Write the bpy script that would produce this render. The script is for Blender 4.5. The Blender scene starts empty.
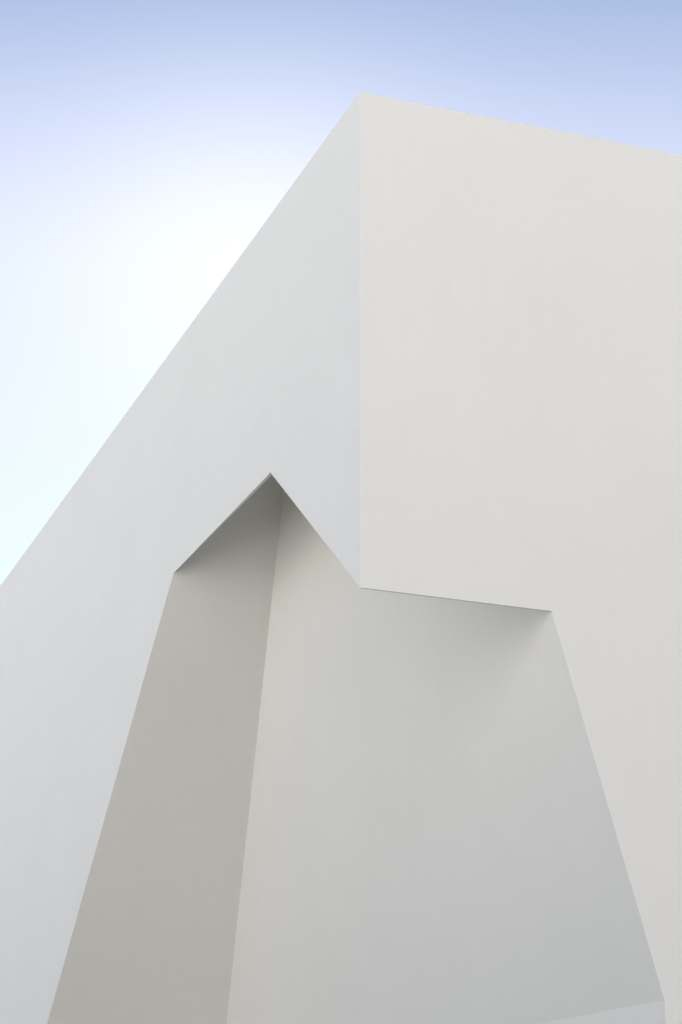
import bpy, bmesh, math, random
from mathutils import Vector, Matrix
random.seed(4)
R = math.radians
scene = bpy.context.scene
COL = scene.collection

# ------------------------------------------------------------------ helpers
def link_mesh(name, verts, faces, mat, parent=None, smooth=False):
    me = bpy.data.meshes.new(name)
    me.from_pydata([tuple(v) for v in verts], [], faces)
    me.validate(); me.update()
    me.materials.append(mat)
    o = bpy.data.objects.new(name, me)
    COL.objects.link(o)
    if parent: o.parent = parent
    return o

def plane3(a, b, c):
    n = (b - a).cross(c - a).normalized()
    return n, n.dot(a)

def meet(p, q, r):
    """common point of three planes"""
    m = Matrix((p[0], q[0], r[0]))
    return m.inverted() @ Vector((p[1], q[1], r[1]))

# ------------------------------------------------------------------ materials
def plaster(name, base, rough=0.85, mottling=0.03, streak=0.014, seed=0.0):
    m = bpy.data.materials.new(name); m.use_nodes = True
    nt = m.node_tree; N = nt.nodes; L = nt.links
    b = N['Principled BSDF']; b.inputs['Roughness'].default_value = rough
    b.inputs['Specular IOR Level'].default_value = 0.25
    tc = N.new('ShaderNodeTexCoord')
    mp = N.new('ShaderNodeMapping'); mp.inputs['Location'].default_value = (seed, seed*2, seed*3)
    L.new(tc.outputs['Object'], mp.inputs['Vector'])
    # broad trowelled mottling
    n1 = N.new('ShaderNodeTexNoise'); n1.inputs['Scale'].default_value = 0.9
    n1.inputs['Detail'].default_value = 5; n1.inputs['Roughness'].default_value = 0.6
    L.new(mp.outputs['Vector'], n1.inputs['Vector'])
    # faint streaks left by rain and by the roller, running up and down
    mp2 = N.new('ShaderNodeMapping'); mp2.inputs['Scale'].default_value = (5.0, 5.0, 0.22)
    L.new(mp.outputs['Vector'], mp2.inputs['Vector'])
    n2 = N.new('ShaderNodeTexNoise'); n2.inputs['Scale'].default_value = 2.0
    n2.inputs['Detail'].default_value = 4
    L.new(mp2.outputs['Vector'], n2.inputs['Vector'])
    n3 = N.new('ShaderNodeTexNoise'); n3.inputs['Scale'].default_value = 55
    n3.inputs['Detail'].default_value = 4
    L.new(mp.outputs['Vector'], n3.inputs['Vector'])
    def amount(src, k):
        a = N.new('ShaderNodeMath'); a.operation = 'SUBTRACT'; a.inputs[1].default_value = 0.5
        L.new(src, a.inputs[0])
        c = N.new('ShaderNodeMath'); c.operation = 'MULTIPLY'; c.inputs[1].default_value = k
        L.new(a.outputs[0], c.inputs[0]); return c.outputs[0]
    s = None
    for src, k in ((n1.outputs['Fac'], mottling*2), (n2.outputs['Fac'], streak*2), (n3.outputs['Fac'], 0.05)):
        v = amount(src, k)
        if s is None: s = v
        else:
            ad = N.new('ShaderNodeMath'); ad.operation = 'ADD'
            L.new(s, ad.inputs[0]); L.new(v, ad.inputs[1]); s = ad.outputs[0]
    one = N.new('ShaderNodeMath'); one.operation = 'ADD'; one.inputs[1].default_value = 1.0
    L.new(s, one.inputs[0])
    vm = N.new('ShaderNodeVectorMath'); vm.operation = 'SCALE'
    vm.inputs[0].default_value = base
    L.new(one.outputs[0], vm.inputs['Scale'])
    L.new(vm.outputs[0], b.inputs['Base Color'])
    bp = N.new('ShaderNodeBump'); bp.inputs['Strength'].default_value = 0.22
    bp.inputs['Distance'].default_value = 0.004
    L.new(n3.outputs['Fac'], bp.inputs['Height'])
    bp2 = N.new('ShaderNodeBump'); bp2.inputs['Strength'].default_value = 0.12
    bp2.inputs['Distance'].default_value = 0.02
    L.new(n1.outputs['Fac'], bp2.inputs['Height']); L.new(bp.outputs['Normal'], bp2.inputs['Normal'])
    L.new(bp2.outputs['Normal'], b.inputs['Normal'])
    return m

def paving(name, c1, c2, joint, size):
    m = bpy.data.materials.new(name); m.use_nodes = True
    nt = m.node_tree; N = nt.nodes; L = nt.links
    b = N['Principled BSDF']; b.inputs['Roughness'].default_value = 0.8
    tc = N.new('ShaderNodeTexCoord')
    br = N.new('ShaderNodeTexBrick'); br.inputs['Scale'].default_value = 1.0
    br.inputs['Brick Width'].default_value = size; br.inputs['Row Height'].default_value = size*0.5
    br.inputs['Mortar Size'].default_value = 0.006
    br.inputs['Color1'].default_value = (*c1, 1); br.inputs['Color2'].default_value = (*c2, 1)
    br.inputs['Mortar'].default_value = (*joint, 1)
    L.new(tc.outputs['Object'], br.inputs['Vector'])
    no = N.new('ShaderNodeTexNoise'); no.inputs['Scale'].default_value = 0.7; no.inputs['Detail'].default_value = 6
    L.new(tc.outputs['Object'], no.inputs['Vector'])
    mr = N.new('ShaderNodeMapRange'); mr.inputs['To Min'].default_value = 0.9; mr.inputs['To Max'].default_value = 1.08
    L.new(no.outputs['Fac'], mr.inputs['Value'])
    vm = N.new('ShaderNodeVectorMath'); vm.operation = 'SCALE'
    L.new(br.outputs['Color'], vm.inputs[0]); L.new(mr.outputs['Result'], vm.inputs['Scale'])
    L.new(vm.outputs[0], b.inputs['Base Color'])
    bp = N.new('ShaderNodeBump'); bp.inputs['Strength'].default_value = 0.3; bp.inputs['Distance'].default_value = 0.01
    L.new(no.outputs['Fac'], bp.inputs['Height']); L.new(bp.outputs['Normal'], b.inputs['Normal'])
    return m

def plain(name, base, rough, metal=0.0):
    m = bpy.data.materials.new(name); m.use_nodes = True
    nt = m.node_tree; N = nt.nodes; L = nt.links
    b = N['Principled BSDF']; b.inputs['Roughness'].default_value = rough; b.inputs['Metallic'].default_value = metal
    tc = N.new('ShaderNodeTexCoord'); no = N.new('ShaderNodeTexNoise'); no.inputs['Scale'].default_value = 3.0
    no.inputs['Detail'].default_value = 6
    L.new(tc.outputs['Object'], no.inputs['Vector'])
    mx = N.new('ShaderNodeMix'); mx.data_type = 'RGBA'
    mx.inputs['A'].default_value = (*[c*0.92 for c in base], 1); mx.inputs['B'].default_value = (*[c*1.06 for c in base], 1)
    L.new(no.outputs['Fac'], mx.inputs['Factor']); L.new(mx.outputs['Result'], b.inputs['Base Color'])
    return m

WHITE = (0.812, 0.802, 0.772)
M_wall = plaster('white_plaster', WHITE)
M_recess = plaster('white_plaster_recess', WHITE, seed=7.3)
M_cap = plain('painted_metal_coping', (0.80, 0.80, 0.79), 0.5)
M_strip = plain('pale_grey_strip', (0.6, 0.6, 0.59), 0.5)
M_roof = plain('roof_gravel', (0.42, 0.40, 0.37), 0.95)
M_plaza = paving('dark_stone_paving', (0.10, 0.095, 0.085), (0.09, 0.085, 0.08), (0.06,0.06,0.055), 1.2)
M_ground = plain('sandy_ground', (0.56, 0.545, 0.51), 0.95)

# ------------------------------------------------------------------ building
# corner of the building at the origin; one face runs along +X (v = 0), the other along +Y (u = 0)
H = 12.0                       # top of the wall
LX, LY = 24.0, 34.0            # lengths of the two fronts
V = Vector
corner = V((0, 0, 7.678))      # lowest tip of the overhanging corner
apex   = V((0, 2.195, 9.441))  # top of the opening on the long front
jamb_l = V((0, 5.146, 9.491))  # upper end of the leaning jamb, long front
jl_low = V((0, 9.573, 5.795))
jamb_r = V((1.608, 0, 7.676))  # upper end of the leaning jamb, short front
knee_r = V((2.450, 0, 4.692))  # where that jamb turns upright
k1 = V((0.8136, 4.309, 10.0111)); k2 = V((1.8511, 8.993, 5.8121))   # inner corner of the recess

jl_foot = jamb_l + (jl_low - jamb_l) * (jamb_l.z / (jamb_l.z - jl_low.z))
foot_r = V((2.450, 0, 0))
P_L = plane3(jamb_l, jl_low, (k1 + k2) / 2)
P_R = plane3(jamb_r, knee_r, (k1 + k2) / 2)
P_F = plane3(corner, jamb_r, apex)                        # sloping underside
side_dir = V((-0.0484, 1.0, 0.0))
P_V = plane3(knee_r, foot_r, knee_r + side_dir)            # upright lower side wall
lip = apex + V((0.032, 0, 0))                              # underside of the thin lip
P_S = plane3(jamb_l, lip, lip + V((-0.01, 0, 1)))          # hidden back of the lip
P_G = (V((0, 0, 1)), 0.0)

top_s = meet(P_S, P_F, P_L)
top_k = meet(P_F, P_L, P_R)
knee_k = meet(P_L, P_R, P_V)
foot_k = meet(P_L, P_V, P_G)

bld = bpy.data.objects.new('building', None); COL.objects.link(bld)
bld['label'] = 'white plastered building with a sharp overhanging corner and faceted recess beneath'
bld['category'] = 'building'

TZ = H
def poly(name, loops, mat, parent=bld):
    vs, fs = [], []
    for lp in loops:
        i = len(vs); vs += lp; fs.append(list(range(i, i + len(lp))))
    o = link_mesh(name, vs, fs, mat, parent)
    bm = bmesh.new(); bm.from_mesh(o.data)
    bmesh.ops.remove_doubles(bm, verts=bm.verts, dist=1e-4)
    bmesh.ops.triangulate(bm, faces=[f for f in bm.faces if len(f.verts) > 4], ngon_method='EAR_CLIP')
    bm.to_mesh(o.data); bm.free()
    return o

# outer walls: the two fronts with the notch cut out of them and the two plain backs, one shell
ang = V((0, 0, TZ))
fr_long = [ang, corner, apex, jamb_l, jl_foot, V((0, LY, 0)), V((0, LY, TZ))]
fr_short = [ang, V((LX, 0, TZ)), V((LX, 0, 0)), foot_r, knee_r, jamb_r, corner]
back_a = [V((LX, 0, TZ)), V((LX, LY, TZ)), V((LX, LY, 0)), V((LX, 0, 0))]
back_b = [V((0, LY, TZ)), V((0, LY, 0)), V((LX, LY, 0)), V((LX, LY, TZ))]
poly('wall', [fr_long, fr_short, back_a, back_b], M_wall)

rl = poly('recess_wall', [[jamb_l, top_s, top_k, knee_k, foot_k, jl_foot]], M_recess)
rl['label'] = 'leaning shaded inner wall on the left of the recess'
rr = poly('recess_wall', [[jamb_r, knee_r, knee_k, top_k]], M_recess)
rr['label'] = 'leaning pale inner wall on the right of the recess'
rb = poly('recess_base', [[knee_r, foot_r, foot_k, knee_k]], M_recess)
rb['label'] = 'upright lower side wall of the recess'
poly('soffit', [[corner, jamb_r, top_k, top_s, lip, apex], [lip, top_s, jamb_l], [apex, lip, jamb_l]], M_recess)

# thin pale grey strip along the lower edge of the overhang
x0, x1, y0, y1, z0, z1 = 0.01, 1.604, -0.002, 0.010, 7.6725, 7.6768
link_mesh('edge_strip', [(x0,y0,z0),(x1,y0,z0),(x1,y1,z0),(x0,y1,z0),(x0,y0,z1),(x1,y0,z1),(x1,y1,z1),(x0,y1,z1)],
          [[0,3,2,1],[4,5,6,7],[0,1,5,4],[1,2,6,5],[2,3,7,6],[3,0,4,7]], M_strip, bld)

# roof deck sunk behind a parapet, and the thin metal coping on top of the walls
def ring(name, x0, y0, x1, y1, w, z0, z1, mat):
    vs = []; fs = []
    o = [(x0, y0), (x1, y0), (x1, y1), (x0, y1)]
    i = [(x0+w, y0+w), (x1-w, y0+w), (x1-w, y1-w), (x0+w, y1-w)]
    for lp, z in ((o, z0), (o, z1), (i, z1), (i, z0)):
        vs += [(a, b, z) for a, b in lp]
    for r in range(4):
        for k in range(4):
            a, b = r*4+k, r*4+(k+1) % 4
            c, d = ((r+1) % 4)*4+(k+1) % 4, ((r+1) % 4)*4+k
            fs.append([a, b, c, d])
    return link_mesh(name, vs, fs, mat, bld)
ring('parapet', 0.02, 0.02, LX-0.02, LY-0.02, 0.33, 11.4, TZ-0.004, M_wall)
ring('coping', 0.001, 0.001, LX-0.001, LY-0.001, 0.38, TZ-0.002, TZ+0.006, M_cap)
link_mesh('roof', [(0.34, 0.34, 11.5), (LX-0.34, 0.34, 11.5), (LX-0.34, LY-0.34, 11.5), (0.34, LY-0.34, 11.5)], [[0, 1, 2, 3]], M_roof, bld)

# ------------------------------------------------------------------ ground
# one sheet: level round the building, with an unseen hill added behind the camera to bounce sunlight
def height(x, y):
    ax, ay = math.sin(R(SUN_AZ)), math.cos(R(SUN_AZ))
    d = -(x*ax + y*ay)                     # metres in front of the building
    side = abs(x*ay - y*ax)
    t = min(max((d - BOUNCE_HILL_FROM) / (BOUNCE_HILL_TO - BOUNCE_HILL_FROM), 0), 1)
    t = t*t*(3-2*t)
    fade = 1 - min(max((side - 260) / 300, 0), 1)
    bumps = 0.9*math.sin(x*0.061+1.3)*math.cos(y*0.047) + 0.5*math.sin(x*0.13-y*0.09)
    return -0.004 + t*fade*(BOUNCE_HILL_H + bumps)
BOUNCE_HILL_FROM, BOUNCE_HILL_TO, BOUNCE_HILL_H = 60.0, 110.0, 48.0
SUN_EL, SUN_AZ = 27.4, 18.0        # azimuth clockwise from +Y
xs = [-2500, -1500, -900] + [-600 + 12*i for i in range(101)] + [900, 1500, 2500]
gv = [(x, y, height(x, y)) for y in xs for x in xs]
n = len(xs)
gf = [[j*n+i, j*n+i+1, (j+1)*n+i+1, (j+1)*n+i] for j in range(n-1) for i in range(n-1)]
g = link_mesh('ground', gv, gf, M_ground)
for f in g.data.polygons: f.use_smooth = True
g['kind'] = 'structure'
p = link_mesh('pavement', [(-16, -60, 0), (60, -60, 0), (60, 60, 0), (-16, 60, 0)], [[0, 1, 2, 3]], M_plaza)  # unseen paving; dark tone and left edge set to shape bounced light
p['kind'] = 'structure'

# ------------------------------------------------------------------ light
w = bpy.data.worlds.new('World'); scene.world = w; w.use_nodes = True
nt = w.node_tree; bg = nt.nodes['Background']
sky = nt.nodes.new('ShaderNodeTexSky'); sky.sky_type = 'NISHITA'; sky.sun_disc = False
sky.sun_elevation = R(SUN_EL); sky.sun_rotation = R(SUN_AZ)
sky.altitude = 2500; sky.air_density = 1.0; sky.dust_density = 0.08; sky.ozone_density = 1.0
HAZE = (2.95, 2.3, 1.6)
# thin haze: the bright aureole the air shows round the sun
N, L = nt.nodes, nt.links
sd = V((math.sin(R(SUN_AZ))*math.cos(R(SUN_EL)), math.cos(R(SUN_AZ))*math.cos(R(SUN_EL)), math.sin(R(SUN_EL))))
tc = N.new('ShaderNodeTexCoord')
dt = N.new('ShaderNodeVectorMath'); dt.operation = 'DOT_PRODUCT'; dt.inputs[1].default_value = sd
nv = N.new('ShaderNodeVectorMath'); nv.operation = 'NORMALIZE'
L.new(tc.outputs['Generated'], nv.inputs[0]); L.new(nv.outputs['Vector'], dt.inputs[0])
mx = N.new('ShaderNodeMath'); mx.operation = 'MAXIMUM'; mx.inputs[1].default_value = 0.0
L.new(dt.outputs['Value'], mx.inputs[0])
pw = N.new('ShaderNodeMath'); pw.operation = 'POWER'; pw.inputs[1].default_value = 330.0
L.new(mx.outputs[0], pw.inputs[0])
au = N.new('ShaderNodeVectorMath'); au.operation = 'SCALE'; au.inputs[0].default_value = (1.15, 1.05, 0.8)
L.new(pw.outputs[0], au.inputs['Scale'])
ad = N.new('ShaderNodeVectorMath'); ad.operation = 'ADD'
hs = N.new('ShaderNodeHueSaturation'); hs.inputs['Saturation'].default_value = 0.90
L.new(sky.outputs['Color'], hs.inputs['Color']); 
# pale haze low in the sky, thinning out upwards
sp = N.new('ShaderNodeSeparateXYZ'); L.new(nv.outputs['Vector'], sp.inputs[0])
mr = N.new('ShaderNodeMapRange'); mr.interpolation_type = 'SMOOTHSTEP'
mr.inputs['From Min'].default_value = 0.592; mr.inputs['From Max'].default_value = 0.44
L.new(sp.outputs['Z'], mr.inputs['Value'])
hz = N.new('ShaderNodeVectorMath'); hz.operation = 'SCALE'; hz.inputs[0].default_value = HAZE
fw = N.new('ShaderNodeMath'); fw.operation = 'POWER'; fw.inputs[1].default_value = 6.0   # it scatters forward, away from the sun it is thin
L.new(mx.outputs[0], fw.inputs[0])
fm = N.new('ShaderNodeMath'); fm.operation = 'MULTIPLY'
L.new(mr.outputs['Result'], fm.inputs[0]); L.new(fw.outputs[0], fm.inputs[1])
L.new(fm.outputs[0], hz.inputs['Scale'])
a0 = N.new('ShaderNodeVectorMath'); a0.operation = 'ADD'
L.new(hs.outputs['Color'], a0.inputs[0]); L.new(hz.outputs[0], a0.inputs[1])
L.new(a0.outputs[0], ad.inputs[0]); L.new(au.outputs[0], ad.inputs[1])
L.new(ad.outputs[0], bg.inputs['Color'])
bg.inputs['Strength'].default_value = 0.05

ld = bpy.data.lights.new('sun', 'SUN'); ld.energy = 5.0; ld.angle = R(0.53); ld.color = (1.0, 0.965, 0.925)
so = bpy.data.objects.new('sun', ld); COL.objects.link(so)
sd = V((math.sin(R(SUN_AZ))*math.cos(R(SUN_EL)), math.cos(R(SUN_AZ))*math.cos(R(SUN_EL)), math.sin(R(SUN_EL))))
so.rotation_euler = (-sd).to_track_quat('-Z', 'Y').to_euler()
so.location = (0, 0, 40)

# ------------------------------------------------------------------ camera
cd = bpy.data.cameras.new('camera'); cam = bpy.data.objects.new('camera', cd); COL.objects.link(cam)
cam.location = (-6.1824, -16.4108, 1.6)
cam.rotation_euler = (R(90 + 20.884), 0, R(-20.6426))
cd.sensor_fit = 'VERTICAL'; cd.sensor_height = 36.0; cd.lens = 36.0 * 2432.24 / 1024
cd.shift_x = (341 - 359.7) / 1024
cd.clip_end = 4000
scene.camera = cam

scene.render.engine = 'CYCLES'
scene.cycles.max_bounces = 10; scene.cycles.diffuse_bounces = 8
vs = scene.view_settings
vs.view_transform = 'Standard'; vs.look = 'None'; vs.exposure = 1.67; vs.gamma = 1.0
